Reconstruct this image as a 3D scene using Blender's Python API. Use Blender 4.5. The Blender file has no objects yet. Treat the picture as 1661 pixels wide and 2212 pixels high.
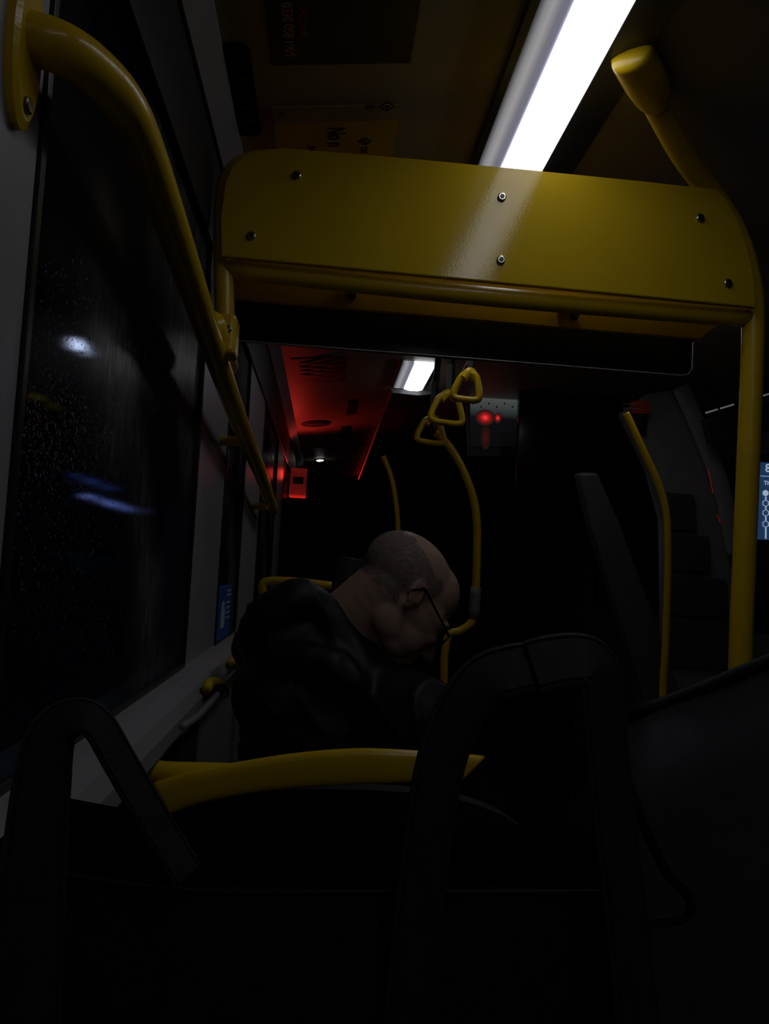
import bpy, bmesh, math, random
from mathutils import Vector, Matrix, noise
random.seed(7)
scene=bpy.context.scene
H=1.2                     # eye height above the bus floor
O=Vector((0,0,H))
# ---------- camera calibration (vanishing points measured on the photograph) ----------
W_,H_,F=1661,2212,1665.0
CX,CY=W_/2,H_/2
yv=Vector(((700-CX)/F,-(1230-CY)/F,-1)).normalized()
t=Vector((math.sin(.055),math.cos(.055),0))
zv=(t-yv*t.dot(yv)).normalized()
xv=yv.cross(zv).normalized()
R=Matrix((xv,yv,zv))
cam_d=bpy.data.cameras.new("camera"); cam=bpy.data.objects.new("camera",cam_d)
scene.collection.objects.link(cam); scene.camera=cam
cam.matrix_world=Matrix.Translation(O)@R.to_4x4()
cam_d.sensor_fit='VERTICAL'; cam_d.sensor_height=36; cam_d.lens=F/H_*36
cam_d.clip_start=.02
scene.view_settings.view_transform='Standard'

def ray(u,v): return R@Vector(((u-CX)/F,-(v-CY)/F,-1))
def onY(u,v,Y):
    d=ray(u,v); return O+d*(Y/d.y)
def onX(u,v,X):
    d=ray(u,v); return O+d*(X/d.x)
def onZ(u,v,Z):
    d=ray(u,v); return O+d*(Z/d.z)
CZ,CS=.80,.12
def onC(u,v,off=0):
    d=ray(u,v); return O+d*((CZ-off)/(d.z-CS*d.x))
ND=Vector((CS,0,-1)).normalized()

# ---------- materials ----------
def mat(name,col,rough=.5,metal=0,var=.12,scale=18,bump=0,bscale=200,emis=None,estr=0,coat=0,spec=.5,crough=.08,bdist=.002):
    m=bpy.data.materials.new(name); m.use_nodes=True
    nt=m.node_tree; b=nt.nodes["Principled BSDF"]; L=nt.links.new
    tc=nt.nodes.new("ShaderNodeTexCoord")
    n=nt.nodes.new("ShaderNodeTexNoise"); n.inputs["Scale"].default_value=scale; n.inputs["Detail"].default_value=5
    L(tc.outputs["Object"],n.inputs["Vector"])
    r=nt.nodes.new("ShaderNodeValToRGB")
    r.color_ramp.elements[0].position=.3; r.color_ramp.elements[1].position=.7
    r.color_ramp.elements[0].color=tuple(c*(1-var) for c in col)+(1,)
    r.color_ramp.elements[1].color=tuple(min(1,c*(1+var)) for c in col)+(1,)
    L(n.outputs["Fac"],r.inputs["Fac"]); L(r.outputs["Color"],b.inputs["Base Color"])
    b.inputs["Roughness"].default_value=rough; b.inputs["Metallic"].default_value=metal
    b.inputs["Specular IOR Level"].default_value=spec
    if coat: b.inputs["Coat Weight"].default_value=coat; b.inputs["Coat Roughness"].default_value=crough
    if bump:
        n2=nt.nodes.new("ShaderNodeTexNoise"); n2.inputs["Scale"].default_value=bscale; n2.inputs["Detail"].default_value=3
        L(tc.outputs["Object"],n2.inputs["Vector"])
        bp=nt.nodes.new("ShaderNodeBump"); bp.inputs["Strength"].default_value=bump; bp.inputs["Distance"].default_value=bdist
        L(n2.outputs["Fac"],bp.inputs["Height"]); L(bp.outputs["Normal"],b.inputs["Normal"])
        if coat: L(bp.outputs["Normal"],b.inputs["Coat Normal"])
    if emis:
        b.inputs["Emission Color"].default_value=tuple(emis)+(1,); b.inputs["Emission Strength"].default_value=estr
    return m
def grad_mat(name,axis,stops,strength,base=(.02,.02,.02)):
    """emissive diffuser whose brightness varies across its own width"""
    m=bpy.data.materials.new(name); m.use_nodes=True; nt=m.node_tree; b=nt.nodes["Principled BSDF"]
    tc=nt.nodes.new("ShaderNodeTexCoord"); rp=nt.nodes.new("ShaderNodeValToRGB")
    if axis=='R':
        sb=nt.nodes.new("ShaderNodeVectorMath"); sb.operation='SUBTRACT'; sb.inputs[1].default_value=(.5,.5,.5)
        ml=nt.nodes.new("ShaderNodeVectorMath"); ml.operation='MULTIPLY'; ml.inputs[1].default_value=(2,0,2)
        ln=nt.nodes.new("ShaderNodeVectorMath"); ln.operation='LENGTH'
        nt.links.new(tc.outputs["Generated"],sb.inputs[0]); nt.links.new(sb.outputs[0],ml.inputs[0]); nt.links.new(ml.outputs[0],ln.inputs[0]); nt.links.new(ln.outputs["Value"],rp.inputs[0])
    else:
        sx=nt.nodes.new("ShaderNodeSeparateXYZ"); nt.links.new(tc.outputs["Generated"],sx.inputs[0]); nt.links.new(sx.outputs[axis],rp.inputs[0])
    els=rp.color_ramp.elements
    els[0].position=stops[0][0]; els[0].color=(*stops[0][1],1); els[1].position=stops[-1][0]; els[1].color=(*stops[-1][1],1)
    for p,c in stops[1:-1]:
        e=els.new(p); e.color=(*c,1)
    nt.links.new(rp.outputs[0],b.inputs["Emission Color"]); b.inputs["Emission Strength"].default_value=strength
    b.inputs["Base Color"].default_value=(*base,1); b.inputs["Roughness"].default_value=.5
    return m
YEL=(.70,.45,.008)
M_yel=mat("yellow_powdercoat",YEL,.3,var=.05,bump=.12,bscale=260,coat=.25,spec=.3)
M_panel=mat("yellow_panel",(.60,.40,.010),.6,var=.05,scale=6,bump=.12,bscale=420,coat=.8,crough=.04,spec=.06,bdist=.0009)
M_wall=mat("grey_white_plastic",(.33,.32,.345),.4,var=.06,bump=.08,bscale=400,spec=.35)
M_cove=mat("dark_cove_plastic",(.025,.023,.025),.5,spec=.3)
M_ceil=mat("beige_ceiling_panel",(.38,.32,.24),.5,var=.06,scale=8,bump=.05,bscale=500)
M_floor=mat("speckled_vinyl_floor",(.05,.055,.06),.6,var=.4,scale=300)
M_black=mat("black_plastic",(.012,.012,.013),.35)
M_blackgloss=mat("tinted_black_panel",(.006,.006,.007),.15,spec=.3)
M_dark=mat("charcoal_panel",(.03,.03,.032),.5)
M_grey=mat("mid_grey_plastic",(.22,.215,.22),.45)
M_steel=mat("steel_bolt",(.55,.52,.45),.25,metal=1)
M_rim=mat("grey_rim",(.50,.50,.52),.35)
M_em=mat("bright_diffuser",(.9,.9,.95),.4,emis=(.93,.95,1.0),estr=2.9)
M_emf=mat("far_bright_diffuser",(.9,.9,.95),.4,emis=(.93,.95,1.0),estr=3.0)
M_em2=grad_mat("dim_diffuser",'X',[(0,(.03,.03,.04)),(.22,(.22,.22,.23)),(.42,(.30,.29,.30)),(.7,(.15,.15,.18)),(.9,(.14,.14,.20)),(1,(.35,.36,.55))],1.0,(.18,.18,.18))
M_house=mat("light_housing",(.05,.05,.065),.4)
M_leather=mat("black_leather",(.008,.008,.009),.55,var=.3,scale=60,bump=.4,bscale=500,spec=.22)
M_strap=mat("strap_leather",(.026,.026,.029),.6,var=.2,scale=60,bump=.25,bscale=500,spec=.2)
M_leather2=mat("dark_grey_leather",(.050,.050,.058),.6,var=.12,scale=90,bump=.2,bscale=600,spec=.25)
M_stitch=mat("piping_leather",(.007,.007,.008),.6,spec=.15)
M_seat=mat("dark_moquette",(.02,.022,.028),.9,var=.5,scale=120,bump=.4,bscale=800,spec=.1)
M_seatback=mat("seat_shell_plastic",(.018,.018,.021),.5,spec=.3)
M_jacket=mat("black_shell_fabric",(.0065,.0065,.0085),.5,var=.15,bump=.12,bscale=50,spec=.26)
M_trouser=mat("navy_trousers",(.015,.017,.025),.85)
M_skin=mat("skin",(.37,.235,.18),.5,var=.06,scale=30,bump=.08,bscale=350,spec=.3)
M_shoe=mat("black_shoe",(.01,.01,.01),.4)
M_lens=mat("glasses_metal",(.012,.012,.013),.25,metal=.2)
M_screen=mat("blue_display",(.02,.05,.12),.3,emis=(.02,.06,.16),estr=.5)
M_white=mat("display_white",(.7,.8,.9),.4,emis=(.6,.75,.9),estr=.5)
M_ledw=mat("white_led",(1,1,1),.3,emis=(1,.95,.9),estr=8)
M_posterk=mat("black_poster",(.010,.009,.009),.4)
M_postery=mat("yellow_poster",(.66,.44,.02),.5,var=.05)
M_orange=mat("dull_orange_ink",(.60,.30,.18),.5)
M_redink=mat("dark_red_ink",(.40,.05,.04),.5)
M_ink=mat("black_ink",(.012,.010,.009),.5,spec=.2)
M_blues=mat("blue_sticker",(.03,.10,.40),.4,emis=(.02,.07,.3),estr=.01)
M_whitep=mat("white_print",(.7,.7,.72),.4)
M_redn=mat("red_notice",(.5,.03,.03),.5)
M_hair=mat("grey_hair",(.20,.175,.16),.8,var=.3,scale=250,bump=.4,bscale=600,spec=.2)
nt=M_hair.node_tree; b_=nt.nodes["Principled BSDF"]
n_=nt.nodes.new("ShaderNodeTexNoise"); n_.inputs["Scale"].default_value=260; tc_=nt.nodes.new("ShaderNodeTexCoord")
mp_=nt.nodes.new("ShaderNodeMapping"); mp_.inputs["Scale"].default_value=(.4,1,1); mp_.inputs["Rotation"].default_value=(0,.8,0)
nt.links.new(tc_.outputs["Object"],mp_.inputs[0]); nt.links.new(mp_.outputs[0],n_.inputs["Vector"])
mr_=nt.nodes.new("ShaderNodeMapRange"); mr_.inputs["From Min"].default_value=.35; mr_.inputs["From Max"].default_value=.65; mr_.inputs["To Min"].default_value=.2; mr_.inputs["To Max"].default_value=.85
nt.links.new(n_.outputs["Fac"],mr_.inputs["Value"]); nt.links.new(mr_.outputs[0],b_.inputs["Alpha"])

# ---------- object helpers ----------
def link(o,parent=None,label=None,cat=None,kind=None,group=None):
    scene.collection.objects.link(o)
    if parent is not None:
        o.parent=parent
        o.matrix_parent_inverse=Matrix.Translation(parent.location).inverted()
    if label: o["label"]=label
    if cat: o["category"]=cat
    if kind: o["kind"]=kind
    if group: o["group"]=group
    return o
def empty(name,loc,label,cat,group=None):
    e=bpy.data.objects.new(name,None); e.empty_display_size=.05; e.location=loc
    return link(e,None,label,cat,None,group)
def from_bm(name,bm,m,smooth=False,**k):
    bmesh.ops.recalc_face_normals(bm,faces=bm.faces)
    me=bpy.data.meshes.new(name)
    lo=Vector((1e9,)*3); hi=-lo
    for v in bm.verts:
        for i in range(3): lo[i]=min(lo[i],v.co[i]); hi[i]=max(hi[i],v.co[i])
    c=(lo+hi)/2
    for v in bm.verts: v.co-=c
    if smooth:
        for f in bm.faces: f.smooth=True
    bm.to_mesh(me); bm.free(); me.materials.append(m)
    o=bpy.data.objects.new(name,me); o.location=c
    return link(o,**k)
def bm_box(bm,lo,hi,bevel=0):
    lo,hi=Vector(lo),Vector(hi)
    r=bmesh.ops.create_cube(bm,size=1,matrix=Matrix.Translation((lo+hi)/2)@Matrix.Diagonal((*(hi-lo),1)))
    if bevel:
        es=set(e for v in r['verts'] for e in v.link_edges)
        bmesh.ops.bevel(bm,geom=list(es),offset=bevel,segments=3,affect='EDGES',profile=.5)
def boxes(name,lst,m,bevel=0,**k):
    bm=bmesh.new()
    for lo,hi in lst: bm_box(bm,lo,hi,bevel)
    return from_bm(name,bm,m,**k)
def plate(name,pts,th,m,bevel=0,smooth=False,**k):
    bm=bmesh.new(); th=Vector(th)
    a=[bm.verts.new(p) for p in pts]; b=[bm.verts.new(Vector(p)+th) for p in pts]
    n=len(pts); bm.faces.new(a); bm.faces.new(list(reversed(b)))
    for i in range(n): bm.faces.new((a[i],b[i],b[(i+1)%n],a[(i+1)%n]))
    if bevel: bmesh.ops.bevel(bm,geom=list(bm.edges),offset=bevel,segments=2,affect='EDGES',profile=.5)
    return from_bm(name,bm,m,**k)
def catmull(p,n=10):
    p=[Vector(q) for q in p]
    if len(p)<3: return [p[0].lerp(p[-1],i/4) for i in range(5)]
    q=[2*p[0]-p[1]]+p+[2*p[-1]-p[-2]]; out=[]
    for i in range(1,len(q)-2):
        for j in range(n):
            s=j/n; a,b,c,d=q[i-1],q[i],q[i+1],q[i+2]
            out.append(.5*((2*b)+(c-a)*s+(2*a-5*b+4*c-d)*s*s+(3*b-3*c+d-a)*s**3))
    out.append(p[-1]); return out
def bm_sweep(bm,path,prof,nrm=None,closed=False):
    rings=[]; N=len(path); prevn=None
    for i,p in enumerate(path):
        if closed: tg=(path[(i+1)%N]-path[i-1]).normalized()
        else: tg=(path[min(i+1,N-1)]-path[max(i-1,0)]).normalized()
        if nrm is not None: nn=Vector(nrm)
        elif prevn is None: nn=Vector((0,0,1)) if abs(tg.z)<.9 else Vector((1,0,0))
        else: nn=prevn
        nn=(nn-tg*nn.dot(tg)).normalized(); prevn=nn
        sd=tg.cross(nn)
        rings.append([bm.verts.new(p+sd*a+nn*b) for a,b in prof(i,N)])
    k=len(rings[0])
    for i in range(N if closed else N-1):
        A,B=rings[i],rings[(i+1)%N]
        for j in range(k): bm.faces.new((A[j],A[(j+1)%k],B[(j+1)%k],B[j]))
    if not closed:
        bm.faces.new(rings[0]); bm.faces.new(list(reversed(rings[-1])))
def circ(r,k=16,fa=1,fb=1): return [(r*fa*math.cos(2*math.pi*j/k),r*fb*math.sin(2*math.pi*j/k)) for j in range(k)]
def tube(name,pts,r,m,smoothpath=True,nrm=None,fa=1,fb=1,closed=False,**k):
    bm=bmesh.new(); path=catmull(pts) if smoothpath else [Vector(p) for p in pts]
    rr=r if callable(r) else (lambda s:r)
    bm_sweep(bm,path,lambda i,N:circ(rr(i/(N-1)),20,fa,fb),nrm,closed)
    return from_bm(name,bm,m,smooth=True,**k)
def strap(name,pts,w,th,m,nrm,**k):
    bm=bmesh.new(); path=catmull(pts,12); N=len(path)
    h=th/2
    ww=w if callable(w) else (lambda s:w)
    def prof(i,N):
        w2=ww(i/(N-1))/2
        return [(-w2,-h),(-w2,h),(-w2*.88,h*1.5),(-w2*.80,h*.7),(-w2*.74,h*1.6),(w2*.74,h*1.6),(w2*.80,h*.7),(w2*.88,h*1.5),(w2,h),(w2,-h),(w2*.7,-h*1.4),(-w2*.7,-h*1.4)]
    bm_sweep(bm,path,prof,nrm)
    return from_bm(name,bm,m,smooth=False,**k)
def text(name,s,org,right,up,size,m,parent=None,sx=1.0,**k):
    cu=bpy.data.curves.new(name,'FONT'); cu.body=s; cu.size=size; cu.extrude=.0003; cu.offset=size*.012
    to=bpy.data.objects.new(name,cu); scene.collection.objects.link(to)
    bpy.context.view_layer.update()
    me=bpy.data.meshes.new_from_object(to.evaluated_get(bpy.context.evaluated_depsgraph_get()))
    bpy.data.objects.remove(to)
    r=Vector(right).normalized(); u=Vector(up); u=(u-r*u.dot(r)).normalized(); n=r.cross(u)
    Mx=Matrix((r,u,n)).transposed()
    for v in me.vertices: v.co=Mx@Vector((v.co.x*sx,v.co.y,v.co.z))
    me.materials.clear(); me.materials.append(m)
    o=bpy.data.objects.new(name,me); o.location=org
    return link(o,parent=parent,**k)
def cyl(name,p,axis,r,l,m,k=20,**kw):
    bm=bmesh.new(); ax=Vector(axis).normalized(); p=Vector(p)
    path=[p,p+ax*l*.7,p+ax*l]; rs=[r,r,r*.75]
    bm_sweep(bm,path,lambda i,N:circ(rs[i],k))
    return from_bm(name,bm,m,**kw)
def bm_ell(bm,c,rad,rot=None,sub=3):
    Mx=Matrix.Translation(Vector(c))
    if rot is not None: Mx=Mx@rot.to_4x4()
    bmesh.ops.create_icosphere(bm,subdivisions=sub,radius=1,matrix=Mx@Matrix.Diagonal((*rad,1)))
def bm_cap(bm,a,b,ra,rb,sub=2):
    a,b=Vector(a),Vector(b); n=max(3,int((b-a).length/(min(ra,rb)*.35)))
    for i in range(n+1):
        s=i/n; bm_ell(bm,a.lerp(b,s),(ra+(rb-ra)*s,)*3,None,sub)
def remesh(bm,vox,smooth=3,fac=.6):
    me=bpy.data.meshes.new("tmp"); bm.to_mesh(me); bm.free()
    o=bpy.data.objects.new("tmp",me); scene.collection.objects.link(o)
    md=o.modifiers.new("r",'REMESH'); md.mode='VOXEL'; md.voxel_size=vox
    ms=o.modifiers.new("s",'SMOOTH'); ms.iterations=smooth; ms.factor=fac
    bpy.context.view_layer.update()
    m2=bpy.data.meshes.new_from_object(o.evaluated_get(bpy.context.evaluated_depsgraph_get()))
    bpy.data.objects.remove(o)
    b2=bmesh.new(); b2.from_mesh(m2); return b2

# ================= SETTING =================
WX=-.24; YB,YF=-1.3,8.0; XR=1.9
zs=H-.185
ztop=H+.60
y1=onX(40,850,WX).y; y2=onX(440,800,WX).y; y3=onX(478,1150,WX).y
y4=onX(520,1150,WX).y; y5=onX(556,1150,WX).y
y6=onX(590,1150,WX).y; y7=y6+.5
wl=[((WX-.06,YB,0),(WX,YF,zs)),((WX-.06,YB,ztop),(WX,YF,H+.775))]
pill=[(YB,y1),(y2,y3),(y4,y5),(y6,y7),(YF-.6,YF)]
for a,b in pill: wl.append(((WX-.06,a,zs-.01),(WX,b,ztop+.01)))
boxes("wall_left",wl,M_wall,.006,kind="structure")
boxes("trim_1",[((WX+.0005,YB,ztop-.02),(WX+.006,YF,H+.755))],M_cove,.002,kind="structure")
def cpt(x,y,dz=0): return Vector((x,y,H+CZ+CS*x+dz))
bm=bmesh.new()
prof=[(WX,.745),(WX+.012,.738),(WX+.045,.768),(WX+.045,.80),(WX,.80)]
A=[bm.verts.new((x,YB,H+z)) for x,z in prof]; B=[bm.verts.new((x,YF,H+z)) for x,z in prof]
for j in range(5): bm.faces.new((A[j],A[(j+1)%5],B[(j+1)%5],B[j]))
bm.faces.new(A); bm.faces.new(B[::-1])
from_bm("trim_2",bm,M_wall,kind="structure")
plate("ceiling",[cpt(WX-.06,YB),cpt(.245,YB),Vector((XR,YB,H+.835)),Vector((XR,YB,H+.9)),Vector((WX-.06,YB,H+.9))],(0,YF-YB,0),M_ceil,kind="structure")
boxes("floor",[((WX-.06,YB,-.05),(XR+.06,YF,0))],M_floor,kind="structure")
boxes("wall_back",[((WX-.06,YB-.05,0),(XR+.06,YB,H+.9))],M_dark,kind="structure")
boxes("wall_front",[((WX-.06,YF,0),(XR+.06,YF+.06,H-.35)),((WX-.06,YF,H+.45),(XR+.06,YF+.06,H+.9)),((WX-.06,YF,H-.4),(WX+.05,YF+.06,H+.5)),((XR-.05,YF,H-.4),(XR+.06,YF+.06,H+.5)),((.75,YF,H-.4),(.82,YF+.06,H+.5))],M_dark,kind="structure")
boxes("wall_right",[((XR,YB,0),(XR+.06,YF,zs)),((XR,YB,H+.6),(XR+.06,YF,H+.9))]+[((XR,a,zs-.01),(XR+.06,a+.15,H+.61)) for a in (YB,.6,2.2,3.8,5.4,YF-.15)],M_grey,.004,kind="structure")
sp=[(0,.0),(.02,-.004),(.045,-.014),(.055,-.03),(.056,-.05),(.045,-.07),(.02,-.08),(0,-.085)]
bm=bmesh.new()
A=[bm.verts.new((WX+x,YB,zs+z)) for x,z in sp]; B=[bm.verts.new((WX+x,YF,zs+z)) for x,z in sp]
n=len(sp)
for j in range(n): bm.faces.new((A[j],A[(j+1)%n],B[(j+1)%n],B[j]))
bm.faces.new(A); bm.faces.new(B[::-1])
from_bm("trim_3",bm,mat("ledge_plastic",(.27,.265,.28),.6,var=.06,spec=.2),smooth=False,kind="structure")
fr=[]
wins=[(y1,y2),(y3,y4),(y5,y6),(y7,YF-.6)]
for a,b in wins:
    g=.008
    fr+=[((WX-.004,a-.002,zs),(WX+.003,a+g,ztop)),((WX-.004,b-g,zs),(WX+.003,b+.002,ztop)),((WX-.004,a,zs-.002),(WX+.003,b,zs+g))]
boxes("trim_4",fr,M_black,.001,kind="structure")

def glass_mat(name):
    m=bpy.data.materials.new(name); m.use_nodes=True; nt=m.node_tree; L=nt.links.new
    for n in list(nt.nodes): nt.nodes.remove(n)
    out=nt.nodes.new("ShaderNodeOutputMaterial"); mix=nt.nodes.new("ShaderNodeMixShader")
    tr=nt.nodes.new("ShaderNodeBsdfRefraction"); tr.inputs["Color"].default_value=(.8,.85,.95,1); tr.inputs["Roughness"].default_value=.07; tr.inputs["IOR"].default_value=1.2
    pb=nt.nodes.new("ShaderNodeBsdfPrincipled"); pb.inputs["Roughness"].default_value=.28
    tc=nt.nodes.new("ShaderNodeTexCoord"); mp=nt.nodes.new("ShaderNodeMapping"); mp.inputs["Scale"].default_value=(1,26,4)
    L(tc.outputs["Object"],mp.inputs[0])
    n1=nt.nodes.new("ShaderNodeTexNoise"); n1.inputs["Scale"].default_value=3.5; n1.inputs["Detail"].default_value=9; n1.inputs["Distortion"].default_value=1.0
    L(mp.outputs[0],n1.inputs["Vector"])
    # condensation lies mainly towards the upper forward part of each pane
    sx=nt.nodes.new("ShaderNodeSeparateXYZ"); L(tc.outputs["Generated"],sx.inputs[0])
    n2=nt.nodes.new("ShaderNodeTexNoise"); n2.inputs["Scale"].default_value=2.6; n2.inputs["Detail"].default_value=2
    L(tc.outputs["Object"],n2.inputs["Vector"])
    ad=nt.nodes.new("ShaderNodeMath"); ad.operation='MULTIPLY_ADD'; ad.inputs[1].default_value=.22; L(sx.outputs["Y"],ad.inputs[0]); L(n2.outputs["Fac"],ad.inputs[2])
    ad2=nt.nodes.new("ShaderNodeMath"); ad2.operation='MULTIPLY_ADD'; ad2.inputs[1].default_value=.16; L(sx.outputs["Z"],ad2.inputs[0]); L(ad.outputs[0],ad2.inputs[2])
    r2=nt.nodes.new("ShaderNodeMapRange"); r2.inputs["From Min"].default_value=.66; r2.inputs["From Max"].default_value=.84; L(ad2.outputs[0],r2.inputs["Value"])
    r1=nt.nodes.new("ShaderNodeMapRange"); r1.inputs["From Min"].default_value=.3; r1.inputs["From Max"].default_value=.75; r1.inputs["To Min"].default_value=.35; L(n1.outputs["Fac"],r1.inputs["Value"])
    mul=nt.nodes.new("ShaderNodeMath"); mul.operation='MULTIPLY'; L(r1.outputs[0],mul.inputs[0]); L(r2.outputs[0],mul.inputs[1])
    rp=nt.nodes.new("ShaderNodeValToRGB"); rp.color_ramp.elements[0].position=0; rp.color_ramp.elements[0].color=(.002,.002,.003,1)
    rp.color_ramp.elements[1].position=.9; rp.color_ramp.elements[1].color=(.17,.17,.18,1)
    L(mul.outputs[0],rp.inputs[0]); L(rp.outputs[0],pb.inputs["Base Color"])
    bp=nt.nodes.new("ShaderNodeBump"); bp.inputs["Strength"].default_value=.25; bp.inputs["Distance"].default_value=.001
    L(n1.outputs["Fac"],bp.inputs["Height"]); L(bp.outputs[0],pb.inputs["Normal"])
    pb.inputs["Specular IOR Level"].default_value=.12
    mr=nt.nodes.new("ShaderNodeMapRange"); mr.inputs["To Min"].default_value=.25; mr.inputs["To Max"].default_value=.9
    L(mul.outputs[0],mr.inputs["Value"]); L(mr.outputs[0],mix.inputs[0])
    L(tr.outputs[0],mix.inputs[1]); L(pb.outputs[0],mix.inputs[2]); L(mix.outputs[0],out.inputs[0])
    return m
M_glass=glass_mat("wet_glass")
for i,(a,b) in enumerate(wins):
    boxes("window_%d"%(i+1),[((WX-.012,a-.003,zs-.003),(WX-.007,b+.003,ztop+.003))],M_glass,kind="structure")
boxes("window_5",[((WX+.04,YF+.02,H-.36),(XR-.04,YF+.025,H+.46))],M_glass,kind="structure")
boxes("window_6",[((XR+.02,YB,zs-.005),(XR+.025,YF,H+.605))],M_glass,kind="structure")
bm=bmesh.new()
for i in range(2600):
    u=random.gauss(170,95); v=random.uniform(560,1420)
    if i%2==0: v=random.gauss(940,110); u=random.gauss(140,80)
    p=onX(u,v,WX-.0070)
    if p.y<y1+.02 or p.y>y2-.02 or p.z<zs+.01 or p.z>ztop-.02: continue
    r=random.uniform(.0003,.0008)
    bm_ell(bm,p,(r*.8,r,r*random.uniform(1,3.5)),None,1)
from_bm("raindrops",bm,mat("water_drop",(.09,.09,.12),.12,spec=1.0,coat=1),smooth=True,label="fine water droplets clinging to the wet bus window",cat="raindrops",kind="stuff")

# ================= CEILING LIGHTS =================
def ceiling_light(y0,y1_,label,me=None,frame=True):
    z=H+.828; me=me or M_em
    e=empty("ceiling_light",(.32,(y0+y1_)/2,z),label,"light",)
    if frame:
        boxes("light_housing",[((.246,y0-.02,z-.012),(.262,y1_+.02,z+.004)),((.391,y0-.02,z-.012),(.455,y1_+.02,z+.004)),((.262,y0-.02,z-.012),(.391,y0,z+.004)),((.262,y1_,z-.012),(.391,y1_+.02,z+.004))],M_house,.002,parent=e)
    else:
        boxes("light_housing",[((.252,y0-.01,z-.006),(.262,y1_+.01,z+.004)),((.391,y0-.01,z-.006),(.401,y1_+.01,z+.004))],M_black,.002,parent=e)
    boxes("diffuser",[((.262,y0,z-.010),(.308,y1_,z+.002))],M_em2,parent=e,label="dimly glowing side diffuser")
    plate("diffuser",[(.309,y0,z+.002),(.309,y0,z-.012),(.33,y0,z-.018),(.37,y0,z-.018),(.391,y0,z-.012),(.391,y0,z+.002)],(0,y1_-y0,0),me,parent=e,label="bright white tube diffuser")
    return e
ceiling_light(.40,1.50,"long white fluorescent strip light fixed to the bus ceiling")
ceiling_light(-1.15,.0,"white strip light over the rear seats")  # added out of view to even the light on the yellow panel
ceiling_light(1.95,2.30,"white strip light behind the overhead panel",M_emf)  # unseen, added to light the hanging straps and far poles
ceiling_light(2.95,3.36,"short lit white strip light further along the ceiling",M_emf,False)
zc=H+.826
plate("lighting_channel",[(.25,3.40,zc),(.26,3.40,H+.805),(.38,3.40,H+.800),(.45,3.40,H+.812),(.45,3.40,zc)],(0,4.3,0),mat("satin_channel",(.16,.16,.17),.3),.002,label="satin grey unlit lighting channel running along ceiling",cat="ceiling channel")
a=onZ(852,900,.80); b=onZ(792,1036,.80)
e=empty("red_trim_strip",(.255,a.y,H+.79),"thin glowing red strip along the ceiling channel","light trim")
plate("strip_lens",[(.251,a.y,H+.798),(.259,a.y,H+.798),(.259,a.y,H+.804),(.251,a.y,H+.804)],(0,b.y-a.y,0),grad_mat("red_strip_glow",'Y',[(0,(.01,.001,.001)),(.5,(.16,.006,.005)),(1,(.6,.02,.02))],1.0),parent=e)  # glow ramp paints the red reflection on the channel edge
e=empty("ceiling_lamp",(1.0,2.3,H+.82),"slim white lamp over the stairs","light")  # added out of sight to brighten the staircase panels
boxes("lamp_body",[((.96,1.98,H+.815),(1.04,2.52,H+.833))],M_house,.003,parent=e)
boxes("lamp_lens",[((.97,2.0,H+.808),(1.03,2.5,H+.8152))],mat("stair_lamp_lens",(.9,.9,.9),.4,emis=(1,.95,.92),estr=2.8),.002,parent=e)  # lens of the added unseen stair lamp

# ================= CEILING ITEMS =================
up=(1,0,CS)
def cen(uv):
    s=Vector((0,0,0))
    for u,v in uv: s+=onC(u,v)
    return s/len(uv)
def rrect(x0,y0,x1,y1,r,k=5):
    pts=[]
    for cx,cy,a0 in ((x1-r,y1-r,0),(x0+r,y1-r,90),(x0+r,y0+r,180),(x1-r,y0+r,270)):
        for j in range(k+1):
            t_=math.radians(a0+90*j/k); pts.append(cpt(cx+r*math.cos(t_),cy+r*math.sin(t_)))
    return pts
e=empty("advert_board",cen([(590,140),(890,125)]),"black advert poster with dull orange phone number on ceiling","poster")
a=onC(585,145); b=onC(887,125); x0,x1,yy=a.x,b.x,(a.y+b.y)/2
plate("poster",[cpt(x0,yy),cpt(x1,yy),cpt(x1,yy-.5),cpt(x0,yy-.5)],ND*.003,M_posterk,parent=e)
p=onC(617,122,.004)
o=text("poster_text","0330 058 1905",(0,0,0),(0,1,0),up,.0205,M_orange,parent=e,sx=.92)
L_=max(v.co.y for v in o.data.vertices); o.location=(p.x,p.y-L_,p.z)
o=text("poster_text","uk.co.uk",(0,0,0),(0,1,0),up,.018,M_redink,parent=e)
p=onC(650,78,.004); L_=max(v.co.y for v in o.data.vertices); o.location=(p.x,p.y-L_,p.z)
a=onC(487,92);b=onC(556,290); xa,xb=sorted((a.x,b.x))
xa,xb=(xa+xb)/2-.021,(xa+xb)/2+.021
e=empty("ceiling_vent",cpt((xa+xb)/2,(a.y+b.y)/2),"black rounded slot vent recessed in the ceiling","vent")
plate("vent_frame",rrect(xa,a.y,xb,b.y,.016),ND*.004,mat("matte_black",(.006,.006,.006),.6,spec=.2),.001,parent=e)
i=0
while a.y+.03+i*.04<b.y-.02:
    boxes("slat",[((xa+.008,a.y+.03+i*.04,cpt(xa,0).z-.007),(xb-.008,a.y+.036+i*.04,cpt(xa,0).z-.001))],M_dark,parent=e); i+=1
e=empty("notice_poster",cen([(600,250),(850,250)]),"yellow notice poster with bold black lettering on ceiling","poster")
a=onC(592,268);b=onC(860,252); ya=(a.y+b.y)/2
plate("poster",[cpt(a.x,ya),cpt(b.x,ya),cpt(b.x,ya+.3),cpt(a.x,ya+.3)],ND*.002,M_postery,parent=e)
plate("poster_header",[cpt(a.x,ya),cpt(b.x,ya),cpt(b.x,ya-.045),cpt(a.x,ya-.045)],ND*.002,mat("beige_header",(.42,.33,.19),.5),parent=e)
p=onC(708,276,.004); text("poster_text","No n",p,(0,1,0),up,.046,M_ink,parent=e,sx=.66)
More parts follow.
